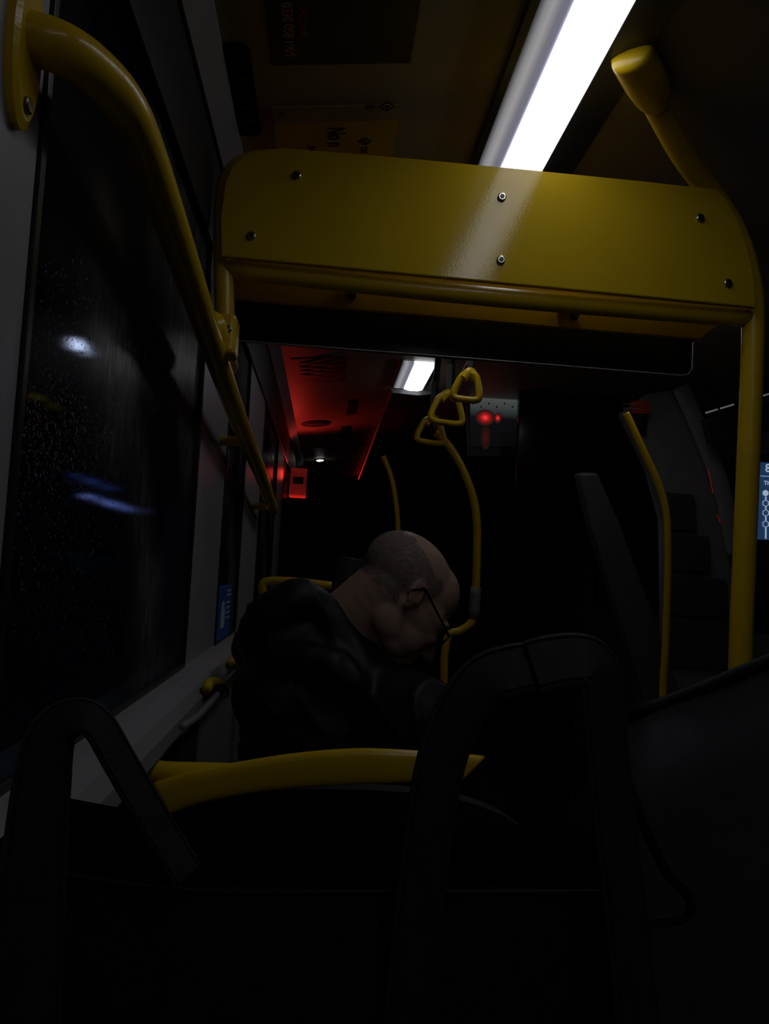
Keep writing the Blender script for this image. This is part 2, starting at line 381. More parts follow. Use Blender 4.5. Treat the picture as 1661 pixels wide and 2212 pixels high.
p=onC(668,316,.004); text("poster_text","Ju",p,(0,1,0),up,.02,M_ink,parent=e)
p=onC(780,318,.004); text("poster_text","DE",p,(0,1,0),up,.018,M_ink,parent=e)
p=onC(795,226,.004); text("poster_text","|||",p,(0,1,0),up,.017,M_ink,parent=e)
p=onC(603,243,.004); text("poster_text","H",p,(0,1,0),up,.012,M_ink,parent=e)
for (u,v,s) in ((836,230,.013),(789,306,.011)):
    c=onC(u,v,.004); pts=[c+Vector((s,0,CS*s)),c+Vector((0,s,0)),c-Vector((s,0,CS*s)),c-Vector((0,s,0))]
    tube("emblem",pts,.0012,M_ink,False,closed=True,parent=e,label="black diamond outline emblem")
    s*=.35;pts=[c+Vector((s,0,CS*s)),c+Vector((0,s,0)),c-Vector((s,0,CS*s)),c-Vector((0,s,0))]
    plate("emblem",pts,ND*.0006,M_ink,parent=e,label="small black diamond emblem centre")
for (u0,v0,u1,v1) in ((590,808,612,845),(600,878,621,906),(748,865,770,893),(736,921,754,944)):
    a=onC(u0,v0);b=onC(u1,v1); xm=(a.x+b.x)/2
    hw=20/F*onC((u0+u1)/2,(v0+v1)/2).y/2
    xa,xb=xm-hw,xm+hw; ya,yb=sorted((a.y,b.y)); r=hw*.4
    e=empty("ceiling_vent",cpt((xa+xb)/2,(ya+yb)/2),"small black rectangular vent set in red-lit ceiling","vent","small ceiling vents")
    plate("vent_frame",rrect(xa,ya,xb,yb,r),ND*.006,M_black,parent=e)
    plate("vent_grille",rrect(xa+.006,ya+.02,xb-.006,yb-.02,r*.5),ND*.009,M_dark,parent=e)
c=onC(683,914)
rx=abs(onC(715,914).x-onC(651,914).x)/2
e=empty("speaker",c,"round black loudspeaker grille in the ceiling","speaker")
cyl("speaker_ring",c,ND,rx,.008,M_black,28,parent=e); cyl("speaker_grille",c+ND*.008,ND,rx*.75,.004,M_dark,28,parent=e)
c=onC(691,992); e=empty("downlight",c,"tiny white round downlight in ceiling","light")
cyl("lamp_ring",c,ND,.035,.008,M_rim,parent=e); cyl("lamp_lens",c+ND*.008,ND,.024,.006,M_ledw,parent=e)
a=onC(628,775);b=onC(745,822)
e=empty("ceiling_notice",cpt((a.x+b.x)/2,b.y),"dark red printed notice on the ceiling","sign")
plate("notice_board",[cpt(a.x,a.y),cpt(b.x,a.y),cpt(b.x,b.y),cpt(a.x,b.y)],ND*.003,mat("muted_red_notice",(.20,.06,.05),.5),parent=e)
for i in range(4):
    boxes("notice_print",[((a.x+.03,min(a.y,b.y)+.06*i+.05,cpt(a.x+.03,0).z-.005),(b.x-.03,min(a.y,b.y)+.06*i+.062,cpt(a.x+.03,0).z-.001))],M_redink,parent=e)
s=onC(615,970).y
plate("trim_5",[cpt(WX+.04,s),cpt(.25,s),cpt(.25,s+.015),cpt(WX+.04,s+.015)],ND*.004,M_black,kind="structure")

# ================= RED LAMP =================
c=onX(643,1045,-.19)
e=empty("warning_lamp",c,"glowing red lamp box on the side wall near ceiling","lamp")
q0=onY(627,1010,c.y); q1=onY(660,1075,c.y)
plate("lamp_box",[Vector((WX,c.y,q0.z)),Vector((q1.x,c.y,q0.z)),Vector((q1.x,c.y,q1.z)),Vector((WX,c.y,q1.z))],(0,.06,0),grad_mat("red_lit_panel",'Z',[(0,(.6,.012,.008)),(.10,(.10,.004,.003)),(.6,(.04,.003,.002)),(1,(.09,.004,.003))],1.0,(.08,.015,.015)),.006,parent=e)
a=onY(634,1030,c.y-.01);b=onY(655,1046,c.y-.01)
plate("lamp_slot",[a,Vector((b.x,a.y,a.z)),b,Vector((a.x,b.y,b.z))],(0,-.012,0),M_black,.003,parent=e)
l=bpy.data.lights.new("lamp_glow",'SPOT'); l.color=(1,.045,.032); l.energy=1.9; l.shadow_soft_size=.03; l.spot_size=math.radians(150); l.spot_blend=1
o=bpy.data.objects.new("lamp_glow",l); o.location=(c.x+.0,c.y-.40,H+.52)
o.rotation_euler=Vector((.06,-.75,1)).to_track_quat('-Z','Y').to_euler()
link(o,label="red glow of the warning lamp",cat="light")

# ================= OVERHEAD PANEL =================
PY=1.30
e=empty("overhead_panel",onY(1050,500,PY),"glossy yellow bolted overhead panel between tubular posts","panel")
top=[(477,553),(478,470),(484,400),(498,362),(525,338),(562,324),(610,320),(700,327),(900,344),(1150,368),(1400,393),(1550,408),(1568,432),(1592,478),(1612,530),(1626,590),(1634,664)]
pts=[onY(u,v,PY) for u,v in top]
plate("front_board",pts,(0,.012,0),M_panel,.0025,parent=e,label="yellow board with rounded upper corner")
for (u,v) in ((641,379),(543,510),(1084,426),(1082,562),(1512,471),(1572,612)):
    p=onY(u,v,PY-.001)
    cyl("bolt",p,(0,-1,0),.0075,.004,M_steel,18,parent=e)
    cyl("bolt_socket",p+Vector((0,-.004,0)),(0,-1,0),.0045,.001,M_black,6,parent=e,label="dark hex socket")
ft=PY+.035
tube("lower_rail",[onY(485,580,ft),onY(1050,640,ft),onY(1625,688,ft)],.0175,M_yel,parent=e)
tube("side_post",[onY(620,345,ft),onY(540,350,ft),onY(497,385,ft),onY(484,450,ft),onY(482,560,ft),onY(484,640,ft),onY(486,720,ft)],.0175,M_yel,parent=e)
BY=PY+.10
bk=[(500,560),(1560,640),(1553,702),(1512,732),(1300,714),(1000,687),(700,661),(500,644)]
plate("rear_board",[onY(u,v,BY) for u,v in bk],(0,.012,0),M_yel,.002,parent=e,label="yellow rear board")
for u,v in ((760,640),(1240,683)):
    cyl("bolt",onY(u,v,BY-.001),(0,-1,0),.008,.012,M_black,14,parent=e,label="black bolt")
    boxes("support_bracket",[((onY(u,600,ft).x-.012,ft,onY(u,v-50,ft).z-.02),(onY(u,600,ft).x+.012,BY,onY(u,v-50,ft).z))],M_yel,.002,parent=e)
SY=1.50
e2=empty("tinted_screen",onY(1000,760,SY),"black tinted screen hanging behind the yellow panel","screen")
sc=[(498,600),(1500,700),(1496,795),(1488,808),(1478,811),(1000,774),(506,735)]
plate("screen_panel",[onY(u,v,SY) for u,v in sc],(0,.012,0),M_blackgloss,.002,parent=e2)
tube("screen_rim",[onY(u,v,SY-.003) for u,v in ((506,735),(700,750),(1000,773),(1300,797),(1470,811),(1488,808),(1495,796),(1497,740))],.0016,M_rim,False,parent=e2)

# ================= RIGHT STANCHION =================
yP=PY+.035
e=empty("stanchion_pole",(onY(1598,1440,yP).x,yP,0),"tall yellow tubular pole curving up to the ceiling","pole")
yT=onZ(1345,100,.83).y
def yAt(v): 
    s=min(1,max(0,(430-v)/330)); return yP+(yT-yP)*s
pl=[onY(u,v,yAt(v)) for u,v in ((1395,185),(1430,255),(1475,335),(1528,408),(1572,470),(1603,540),(1622,620),(1627,700),(1622,850),(1616,1000),(1608,1200),(1599,1440))]
b=pl[-1]; pl.append(Vector((b.x-.003,b.y,.6))); pl.append(Vector((b.x-.004,b.y,.0)))
tube("pole_tube",pl,.0200,M_yel,parent=e)
p0=onY(1366,122,yT); p1=onY(1420,222,yAt(222)); d=(p1-p0)
def sock(s):
    if s<.22: return .002+.031*math.sqrt(max(0,1-(1-s/.22)**2))
    return .033-.0105*max(0,(s-.5)/.5)**1.5
tube("ceiling_socket",[p0-d*.14,p0-d*.02,p0+d*.25,p0+d*.55,p0+d*.85,p1],sock,M_yel,parent=e,label="yellow flared ceiling socket")
boxes("pole_foot",[((b.x-.045,b.y-.045,0),(b.x+.04,b.y+.045,.012))],M_yel,.003,parent=e)

# ================= WINDOW HANDRAIL =================
e=empty("window_handrail",onX(50,110,WX),"yellow tubular handrail bolted along the wet window","handrail")
hp=[onZ(62,78,.375)]
hp[0].x=WX
hp+= [onZ(140,108,.375),onZ(215,162,.378),onZ(272,232,.378)]
hp+= [onX(u,v,-.188) for u,v in ((312,320),(352,432),(402,580),(456,740),(518,915),(560,1018),(590,1102))]
tube("rail_tube",hp,.0185,M_yel,parent=e)
bm=bmesh.new(); k=28
o1=[];o2=[];o3=[]
fz=onX(50,115,WX).z; fy=hp[0].y-.002
for j in range(k):
    t_=2*math.pi*j/k; yy=fy+.024*math.cos(t_); zz=fz+.062*math.sin(t_)
    o1.append(bm.verts.new((WX,yy,zz))); o2.append(bm.verts.new((WX+.006,yy,zz)))
    o3.append(bm.verts.new((WX+.009,fy+.02*math.cos(t_),fz+.055*math.sin(t_))))
for j in range(k):
    bm.faces.new((o1[j],o1[(j+1)%k],o2[(j+1)%k],o2[j])); bm.faces.new((o2[j],o2[(j+1)%k],o3[(j+1)%k],o3[j]))
bm.faces.new(o3)
from_bm("flange",bm,M_yel,parent=e,label="oval yellow wall flange")
for dz in (-.044,.046): cyl("bolt",(WX+.009,fy,fz+dz),(1,0,0),.006,.003,mat("dull_bolt",(.18,.14,.06),.4,metal=1),16,parent=e)
cl=onX(470,745,-.186)
tube("clamp",[onX(455,700,-.188),onX(488,790,-.188)],.0215,M_yel,False,parent=e,label="yellow cast clamp")
boxes("clamp_lug",[((cl.x,cl.y-.026,cl.z-.02),(cl.x+.030,cl.y+.026,cl.z+.045))],M_yel,.008,parent=e,label="yellow clamp lug")
cyl("bolt",(cl.x+.018,cl.y-.026,cl.z+.018),(0,-1,0),.006,.004,M_steel,14,parent=e)
for u,v in ((528,955),(580,1095)):
    a=onX(u,v,-.188); tube("wall_bracket",[a,a+Vector((-.03,0,0)),Vector((WX,a.y,a.z))],.011,M_yel,parent=e)

# ================= STRAP HANGERS =================
zr=H+.70
e=empty("strap_rail",(.36,2.9,H+.7),"overhead bar carrying the strap hangers","rail")
tube("rail_bar",[(.42,2.15,zr),(.44,2.5,zr),(.45,2.8,zr)],.010,M_dark,parent=e)
for yy in (2.2,2.75): tube("rail_bracket",[(.43,yy,zr),(.43,yy,H+.75),(.43,yy,H+.825)],.008,M_dark,parent=e)
def hanger(u,v,Y,wpx,hpx,lab,yaw,roll):
    c=onY(u,v,Y); s=Y/F
    e=empty("strap_hanger",c,lab,"strap","yellow hanging straps")
    w,h=wpx*s/2,hpx*s/2
    ca=math.cos(yaw);sa=math.sin(yaw)
    loop=[(-.98,-.85),(-.96,-.45),(-.78,.15),(-.56,.68),(-.22,.95),(.25,.95),(.58,.70),(.80,.15),(.98,-.45),(1.0,-.85),(.72,-1.02),(.25,-1.05),(-.25,-1.05),(-.72,-1.02)]
    cr,sr=math.cos(roll),math.sin(roll)
    pts=[]
    for a,b in loop:
        a2,b2=a*w,b*h; a2,b2=a2*cr-b2*sr,a2*sr+b2*cr
        pts.append(c+Vector((a2*ca,a2*sa,b2)))
    pts=catmull(pts+[pts[0]],5)[:-1]
    bm=bmesh.new(); bm_sweep(bm,pts,lambda i,N:circ(.0108,12,1.0,1.3),(0,-1,0),True)
    from_bm("handle_ring",bm,M_yel,smooth=True,parent=e)
    tp=c+Vector((-h*sr*ca,-h*sr*sa,h*cr)); zt=max(zr,tp.z+.03)
    tube("handle_clip",[tp+Vector((-w*.45,0,-.018)),tp+Vector((0,0,.004)),tp+Vector((w*.5,0,-.016))],.0145,M_yel,parent=e)
    boxes("hanging_strap",[((tp.x-.008,tp.y-.002,tp.z+.004),(tp.x+.008,tp.y+.002,zt))],M_dark,parent=e)
hanger(931,930,2.75,62,52,"yellow triangular strap handle hanging lowest of three",.15,-.05)
hanger(966,882,2.5,72,62,"yellow triangular strap handle between two others",.1,-.05)
hanger(1010,834,2.25,58,58,"yellow triangular strap handle tilted sideways",-.3,-.12)

# ================= FAR STANCHIONS =================
def pole(pts,Y,r,label,name="stanchion_pole",floor=False):
    p=[onY(u,v,Y) for u,v in pts]
    e=empty(name,(p[-1].x,p[-1].y,0),label,"pole")
    if floor: p+=[Vector((p[-1].x,p[-1].y,p[-1].z*.5)),Vector((p[-1].x,p[-1].y,0))]
    tube("pole_tube",p,r,M_yel,parent=e); return e,p
e,p=pole([(940,935),(955,948),(974,970),(1000,1015),(1022,1075),(1030,1130),(1030,1200),(1028,1280)],2.85,.0150,"yellow pole curving down from the ceiling into dark joint")
tube("pole_tube",[onY(950,740,2.85),onY(940,840,2.86),onY(932,900,2.86),onY(942,937,2.855)],.0125,M_dark,parent=e,label="dark upper pole sleeve")
tube("pole_joint",[onY(1028,1268,2.85),onY(1024,1335,2.85)],.02,M_grey,parent=e,label="grey plastic pole joint")
q=onY(958,1500,2.85)
tube("pole_tube",[onY(1025,1325,2.85),onY(1018,1345,2.85),onY(995,1362,2.85),onY(970,1372,2.85),onY(960,1420,2.85),q,Vector((q.x,q.y,.3)),Vector((q.x,q.y,0))],.0145,M_yel,parent=e)
pole([(828,985),(845,1030),(856,1090),(860,1150),(860,1250)],3.9,.013,"distant thin yellow pole near the front of the bus",floor=True)
pole([(1352,892),(1372,935),(1395,985),(1420,1040),(1438,1100),(1443,1180),(1441,1300),(1436,1420),(1432,1500)],2.4,.0115,"yellow staircase pole bending outward",floor=True)

# ================= PARTITIONS / FRONT =================
a=[onY(u,v,3.3) for u,v in ((1128,700),(1340,720),(1345,880),(1300,1000),(1240,1030),(1240,1400))]
plate("partition_panel",a+[Vector((a[-1].x,3.3,0)),Vector((a[0].x,3.3,0))],(0,.04,0),M_blackgloss,.004,label="glossy black partition beside the aisle",cat="partition")
e=empty("cab_window",onY(1070,900,3.5),"dim grey glazed panel with rivets and small red lights","window panel")
g=[onY(u,v,3.5) for u,v in ((1010,770),(1130,780),(1128,985),(1010,985))]
plate("window_pane",[Vector((g[0].x,3.5,H+.83)),Vector((g[1].x,3.5,H+.83)),g[2],g[3]],(0,.01,0),mat("misty_glass",(.02,.022,.022),.4),.002,parent=e)
plate("frosted_band",[onY(u,v,3.49) for u,v in ((1016,812),(1124,820),(1124,965),(1016,965))],(0,.004,0),grad_mat("backlit_frosted_glass",'Z',[(0,(.001,.001,.001)),(.42,(.003,.003,.004)),(.56,(.035,.040,.040)),(.8,(.075,.085,.082)),(1,(.060,.068,.064))],1.0),parent=e)  # grey reflection in the pane, painted as an emissive ramp
for i in range(18):
    u=1022+ (i%6)*17; v=828+(i//6)*22+(i%2)*7
    cyl("rivet",onY(u,v,3.488),(0,-1,0),.004,.002,M_black,8,parent=e)
gm=grad_mat("blurred_red_light",'R',[(0,(.9,.06,.05)),(.2,(.7,.02,.02)),(.45,(.25,.008,.008)),(.75,(.06,.005,.005)),(1,(.008,.006,.006))],1.0)
for u,v,rx_,rz_ in ((1048,902,.046,.038),(1075,903,.018,.024),(1049,945,.025,.06)):
    c=onY(u,v,3.486-.0005*rx_*100); pts=[c+Vector((rx_*math.cos(2*math.pi*j/24),0,rz_*math.sin(2*math.pi*j/24))) for j in range(24)]
    plate("red_light",pts,(0,.002,0),gm if rz_<.05 else grad_mat("faint_red_reflection",'R',[(0,(.05,.003,.003)),(.5,(.02,.003,.003)),(1,(.003,.003,.003))],1.0),parent=e,label="blurry red tail light behind glass")  # the tall faint disc is a painted red reflection
a=[onY(u,v,2.6) for u,v in ((1246,1020),(1292,1020),(1335,1125),(1400,1300),(1474,1500))]
bq=[onY(u,v,2.6) for u,v in ((1396,1500),(1335,1320),(1275,1130))]
plate("cab_pillar",a+[Vector((a[-1].x+.1,2.6,0)),Vector((bq[0].x+.06,2.6,0))]+bq,(0,.05,0),mat("pillar_grey",(.085,.083,.092),.5,spec=.3),.012,label="slanting dark grey cab pillar beside stairs",cat="pillar")
e=empty("stair_enclosure",(onY(1500,1450,2.9).x,2.9,0),"pale grey moulded staircase enclosure with dark step panels","staircase")
o_=[onY(u,v,2.9) for u,v in ((1345,890),(1398,850),(1452,842),(1500,950),(1548,1070),(1582,1190),(1586,1500))]
bz=[Vector((o_[-1].x,2.9,0)),Vector((onY(1450,1500,2.9).x,2.9,0))]
plate("side_panel",o_+bz+[onY(1440,1400,2.9),onY(1440,1120,2.9),onY(1405,1010,2.9)],(0,.06,0),M_grey,.008,parent=e)
for q in (((1428,1062),(1500,1068),(1506,1148),(1438,1143)),((1442,1150),(1532,1158),(1536,1238),(1446,1232)),((1446,1242),(1570,1252),(1574,1338),(1448,1328)),((1448,1338),(1576,1348),(1578,1450),(1448,1440))):
    plate("step_panel",[onY(u,v,2.88) for u,v in q],(0,.02,0),mat("step_charcoal",(.055,.055,.057),.5),.006,parent=e,label="dark recessed step panel")
tube("edge_beam",[onY(u,v,2.86) for u,v in ((1470,835),(1520,950),(1560,1060),(1590,1200))],.03,mat("beam_grey",(.26,.25,.26),.4),nrm=(0,-1,0),fa=1.2,fb=.5,parent=e)
plate("notice",[onY(u,v,2.84) for u,v in ((1362,866),(1402,866),(1404,893),(1366,893))],(0,.004,0),M_redn,parent=e,label="small red safety notice")
for v in (874,884):
    boxes("notice_print",[((onY(1370,0,2.83).x,2.836,onY(1380,v,2.836).z-.0012),(onY(1396,v,2.83).x,2.8395,onY(1380,v,2.836).z+.0012))],mat("pale_red_print",(.5,.3,.3),.5),parent=e)
plate("control_box",[onY(u,v,2.84) for u,v in ((1368,900),(1398,900),(1400,926),(1372,926))],(0,.02,0),M_black,.004,parent=e,label="small black control box")
for (a_,b_2) in (((1530,1015),(1540,1065)),((1550,1112),(1556,1130))):
    tube("red_reflector",[onY(*a_,2.83),onY(*b_2,2.83)],.0014,mat("red_reflector",(.5,.02,.01),.3,emis=(1,.05,.02),estr=.10),parent=e)  # glowing streaks paint the red lamp's reflection
e=empty("window_trim_lamp",onY(1590,870,2.6),"thin broken white line of light on the window header","light trim")
for i,(ua,ub) in enumerate(((1524,1550),(1556,1585),(1640,1700))):
    tube("light_segment",[onY(ua,892-(ua-1524)*.30,2.74),onY(ub,892-(ub-1524)*.30,2.74)],.003,mat("dim_white_trim",(.5,.5,.5),.4,emis=(.6,.6,.6),estr=.15),parent=e)  # dashes painted as emission for lights reflected in the side window
plate("header_board",[onY(u,v,2.75) for u,v in ((1520,905),(1800,830),(1800,900),(1535,960))],(0,.03,0),M_dark,.004,parent=e)
e=empty("information_display",onY(1700,1080,1.9),"blue passenger information screen showing route with hexagon stops","screen")
plate("display_case",[onY(u,v,1.9) for u,v in ((1634,990),(1960,1012),(1956,1190),(1632,1172))],(0,.04,0),M_black,.004,parent=e)
plate("display_screen",[onY(u,v,1.895) for u,v in ((1640,998),(1950,1018),(1946,1182),(1637,1165))],(0,.004,0),M_screen,parent=e)
q=onY(1800,1000,1.92); tube("mounting_arm",[Vector((q.x,1.92,q.z-.02)),Vector((q.x,1.92,H+.6)),Vector((q.x,1.92,H+.832))],.015,M_black,parent=e)
RX=(1,0,0);UZ=(0,0,1)
text("display_text","8",onY(1653,1019,1.893),RX,UZ,.030,M_white,parent=e)
text("display_text","Th",onY(1650,1047,1.893),RX,UZ,.015,M_white,parent=e)
boxes("display_line",[((onY(1643,1028,1.893).x,1.892,onY(1650,1029,1.893).z),(onY(1930,1028,1.893).x,1.8935,onY(1650,1028,1.893).z))],M_white,parent=e)
for i,v in enumerate((1065,1087,1108,1132)):
    c=onY(1654,v,1.892); pts=[c+Vector((.0085*math.sin(math.pi*j/3),0,.0085*math.cos(math.pi*j/3))) for j in range(6)]
    if i==0: plate("stop_marker",pts,(0,.001,0),M_white,parent=e,label="filled white hexagon")
    else: tube("stop_marker",pts,.0009,M_white,False,closed=True,parent=e,label="white hexagon outline")
for va,vb in ((1073,1079),(1095,1100),(1116,1124),(1140,1164)):
    boxes("route_line",[((onY(1653,va,1.893).x,1.892,onY(1654,vb,1.893).z),(onY(1655,va,1.893).x+.0005,1.8935,onY(1654,va,1.893).z))],M_white,parent=e)

# sticker on window
e=empty("window_sticker",onX(486,1320,WX),"blue rectangular safety sticker with white symbols on window","sticker")
a=onX(473,1262,WX+.001).y; b=onX(499,1262,WX+.001).y
z1=onX(486,1265,WX).z; z0=onX(486,1372,WX).z
boxes("sticker_face",[((WX-.0065,a,z0),(WX+.0035,b,z1))],M_blues,parent=e)
wd=b-a;hz=z1-z0
bm=bmesh.new(); bm_ell(bm,(WX+.0035,a+wd*.35,z0+hz*.62),(.001,wd*.13,hz*.09),None,2); bm_box(bm,(WX+.003,a+wd*.22,z0+hz*.2),(WX+.0042,a+wd*.5,z0+hz*.56))
from_bm("sticker_symbol",bm,M_whitep,parent=e)
for f_ in (.35,.45,.55,.65,.8,.88):
    boxes("sticker_print",[((WX+.003,a+wd*.6,z0+hz*f_),(WX+.0042,a+wd*.92,z0+hz*(f_+.03)))],M_whitep,parent=e)

# ================= SEATS =================
def seat(xa,xb,Y,top_,label,back=True):
    e=empty("bus_seat",((xa+xb)/2,Y+.2,0),label,"seat")
    if back:
        k=14; pts=[]
        for j in range(k+1):
            s=j/k; x=xa+(xb-xa)*s; pts.append(Vector((x,Y,top_-.035*(2*s-1)**4-.012*(2*s-1)**2)))
        pts=[Vector((xa+.02,Y+.05,.42))]+pts+[Vector((xb-.02,Y+.05,.42))]
        plate("backrest_shell",pts,(0,.03,0),M_seatback,.008,parent=e)
        plate("backrest_cushion",[p+Vector((0,.031,-.03 if p.z>.6 else 0)) for p in pts],(0,.045,0),M_seat,.012,parent=e)
    boxes("seat_cushion",[((xa+.01,Y+.09,.34),(xb-.01,Y+.50,.42))],M_seat,.02,parent=e)
    boxes("seat_base",[((xa+.05,Y+.12,0),(xb-.05,Y+.42,.34))],M_dark,.01,parent=e)
    return e
SYY=.98
e=seat(-.175,.275,SYY,onY(700,1704,SYY).z,"dark bus seat with broad yellow moulded grab handle on top")
hu=[(330,1690),(400,1666),(470,1654),(560,1638),(660,1624),(780,1616),(900,1621),(1000,1628),(1046,1633)]
hd=[(368,1758),(420,1738),(490,1722),(575,1708),(670,1699),(780,1693),(890,1690),(960,1690),(985,1692)]
U=catmull([onY(u,v,SYY-.012) for u,v in hu],6); Dn=catmull([onY(u,v,SYY-.012) for u,v in hd],6)
bm=bmesh.new(); rings=[]
for a,b in zip(U,Dn):
    m_=(a+b)/2; h_=(a-b)/2; ring=[]
    for j in range(18):
        t_=2*math.pi*j/18; cc,ss=math.cos(t_),math.sin(t_)
        cc=math.copysign(abs(cc)**.7,cc); ss=math.copysign(abs(ss)**.6,ss)
        ring.append(bm.verts.new(m_+h_*cc+Vector((0,-.009*ss,0))))
    rings.append(ring)
for i in range(len(rings)-1):
    for j in range(18): bm.faces.new((rings[i][j],rings[i][(j+1)%18],rings[i+1][(j+1)%18],rings[i+1][j]))
bm.faces.new(rings[0]); bm.faces.new(rings[-1][::-1])
from_bm("grab_handle",bm,M_yel,smooth=True,parent=e,label="broad yellow moulded grab handle")
tube("grab_handle",[onY(302,1638,SYY+.01),onY(316,1662,SYY+.005),onY(360,1670,SYY),onY(430,1672,SYY-.002),onY(500,1674,SYY-.004)],.0140,M_yel,parent=e,label="yellow tube joining the wall side")
seat(-.19,.27,.13,0,"dark bus seat cushion carrying two leather bags",False)
SZ=2.25
e=seat(-.15,.12,SZ,onY(700,1268,SZ).z,"dark bus seat further ahead with yellow top rail")
tube("grab_handle",[onY(572,1295,SZ-.01),onY(568,1262,SZ-.01),onY(590,1255,SZ-.01),onY(650,1258,SZ-.01),onY(716,1266,SZ-.01)],.0125,M_yel,parent=e)
tube("headrest",[onY(752,1300,SZ+.3),onY(754,1240,SZ+.3),onY(760,1205,SZ+.3)],lambda s:.055-.012*s,M_dark,nrm=(0,-1,0),fb=.5,parent=e)
for (pp,Xx,lab) in ((((447,1488),(452,1476),(468,1474),(484,1482),(486,1500)),-.178,"small yellow grip with black latch by the window ledge"),(((500,1432),(508,1420),(522,1418),(532,1424),(530,1440)),-.178,"small yellow grip on the seat ahead by ledge")):
    P=[onX(u,v,Xx) for u,v in pp]
    e=empty("seat_grip",P[2],lab,"handle","yellow seat grips")
    tube("grip_tube",P,.0085,M_yel,parent=e)
    boxes("grip_latch",[((WX+.02,P[2].y,P[0].z-.03),(P[0].x+.0,P[2].y+.02,P[0].z-.006))],M_black,.004,parent=e)
e=empty("wall_bracket",onX(440,1570,-.17),"grey metal seat bracket below the window ledge","bracket")
tube("bracket_arm",[onX(u,v,-.165) for u,v in ((395,1570),(430,1545),(470,1500))],.005,M_grey,parent=e)
boxes("bracket_plate",[((WX,onX(420,1600,-.165).y-.02,onX(420,1600,-.165).z-.12),(-.175,onX(420,1600,-.165).y+.1,onX(420,1600,-.165).z+.01))],M_dark,.005,parent=e)

# ================= PERSON =================
pe=empty("person",(.02,1.5,.42),"seated person in black hooded jacket and glasses, head bowed sideways","person")
hy=1.43
hc=onY(864,1290,hy)
pit=math.radians(45);ya_=math.radians(16)
f=Vector((math.cos(pit)*math.cos(ya_),math.cos(pit)*math.sin(ya_),-math.sin(pit))).normalized()
s_=f.cross(Vector((0,0,1))).normalized(); u_=s_.cross(f)
HR=Matrix((f,s_,u_)).transposed()
def hl(a,b,c): return hc+HR@Vector((a,b,c))
def hloc(p): return HR.transposed()@(p-hc)
bm=bmesh.new()
def he(c,r,rot=None): bm_ell(bm,hl(*c),r,HR if rot is None else HR@rot,3)
he((-.016,0,.038),(.096,.073,.076)); he((.032,0,.044),(.062,.063,.064)); he((.010,0,-.005),(.080,.064,.062))
he((.035,0,-.025),(.060,.056,.066)); he((.040,0,-.062),(.050,.043,.040)); he((.076,0,-.098),(.020,.021,.018))
he((.062,0,-.078),(.034,.032,.034)); he((.070,0,-.022),(.032,.041,.052))
for sg in (1,-1):
    he((.010,sg*.038,-.045),(.046,.020,.040)); he((.040,sg*.032,-.062),(.040,.018,.030)); he((.050,sg*.036,-.038),(.038,.022,.040))
    he((.089,sg*.024,.022),(.011,.024,.009)); he((.074,sg*.038,-.018),(.024,.018,.018)); he((.040,sg*.050,.002),(.042,.014,.036))
    he((.080,sg*.031,.002),(.012,.014,.010)); he((.109,sg*.011,-.038),(.010,.008,.008))
    er=Matrix.Rotation(sg*math.radians(-14),3,'Z')@Matrix.Rotation(math.radians(-12),3,'Y')
    he((-.004,sg*.070,.006),(.013,.005,.022),er); he((-.001,sg*.069,-.016),(.008,.005,.009),er)
    for j in range(11):
        t_=math.radians(-60+ j*25); c=(-.006-.013*math.cos(t_-.3), sg*.075, .008+.021*math.sin(t_))
        he(c,(.0038,.0038,.0038))
    he((.009,sg*.070,.000),(.005,.006,.007))
bm_cap(bm,hl(.091,0,.010),hl(.120,0,-.034),.009,.0125)
he((.099,0,-.060),(.011,.022,.0055)); he((.096,0,-.072),(.011,.019,.006)); he((.087,0,-.054),(.015,.030,.018))
c7=onY(712,1384,1.46)
bm_cap(bm,hl(-.030,0,-.005),c7,.060,.068,3)
bm_cap(bm,hl(.000,0,-.035),c7+Vector((.06,.02,-.02)),.056,.062,3)
pel=Vector((-.01,1.42,.60)); uch=onY(715,1490,1.47)
bm_cap(bm,pel,uch,.125,.12,3); bm_cap(bm,uch,c7,.11,.062,3)
shR=onY(900,1560,1.34); shL=onY(610,1500,1.60)
bm_cap(bm,uch,shR,.08,.058); bm_cap(bm,uch,shL,.08,.058)
elR=Vector((.27,1.42,.78)); elL=Vector((-.10,1.72,.80)); wrR=Vector((.22,1.63,.70)); wrL=Vector((.10,1.80,.70))
hips=[Vector((.08,1.42,.545)),Vector((-.11,1.44,.545))]; knees=[Vector((.15,1.86,.53)),Vector((-.08,1.87,.53))]; ank=[Vector((.17,1.86,.10)),Vector((-.08,1.88,.10))]
for S,E_,Wr in ((shR,elR,wrR),(shL,elL,wrL)):
    bm_cap(bm,S,E_,.050,.040); bm_cap(bm,E_,Wr,.038,.026)
def hand(bm,w,dr,side,tv):
    dr=dr.normalized(); side=(side-dr*side.dot(dr)).normalized(); n=dr.cross(side)
    pc=w+dr*.05
    Mx=Matrix((dr,side,n)).transposed()
    bm_ell(bm,pc,(.05,.038,.016),Mx,3)
    for i,(o,l) in enumerate(((-.028,.065),(-.010,.078),(.010,.073),(.027,.058))):
        a=pc+dr*.036+side*o; b=a+dr*l*.5+n*-.006; c=b+dr*l*.3+n*-.022; d=c+n*-.02
        bm_cap(bm,a,b,.0088,.0082,2); bm_cap(bm,b,c,.0082,.0074,2); bm_cap(bm,c,d,.0074,.0066,2)
    a=w+dr*.025+side*tv*.028; b=a+dr*.028+side*tv*.026; c=b+dr*.026+side*tv*.004
    bm_cap(bm,a,b,.012,.0098,2); bm_cap(bm,b,c,.0098,.008,2)
hand(bm,wrR,Vector((-.35,.7,-.1)),Vector((1,.4,0)),-1); hand(bm,wrL,Vector((.6,.1,-.1)),Vector((0,-1,0)),-1)
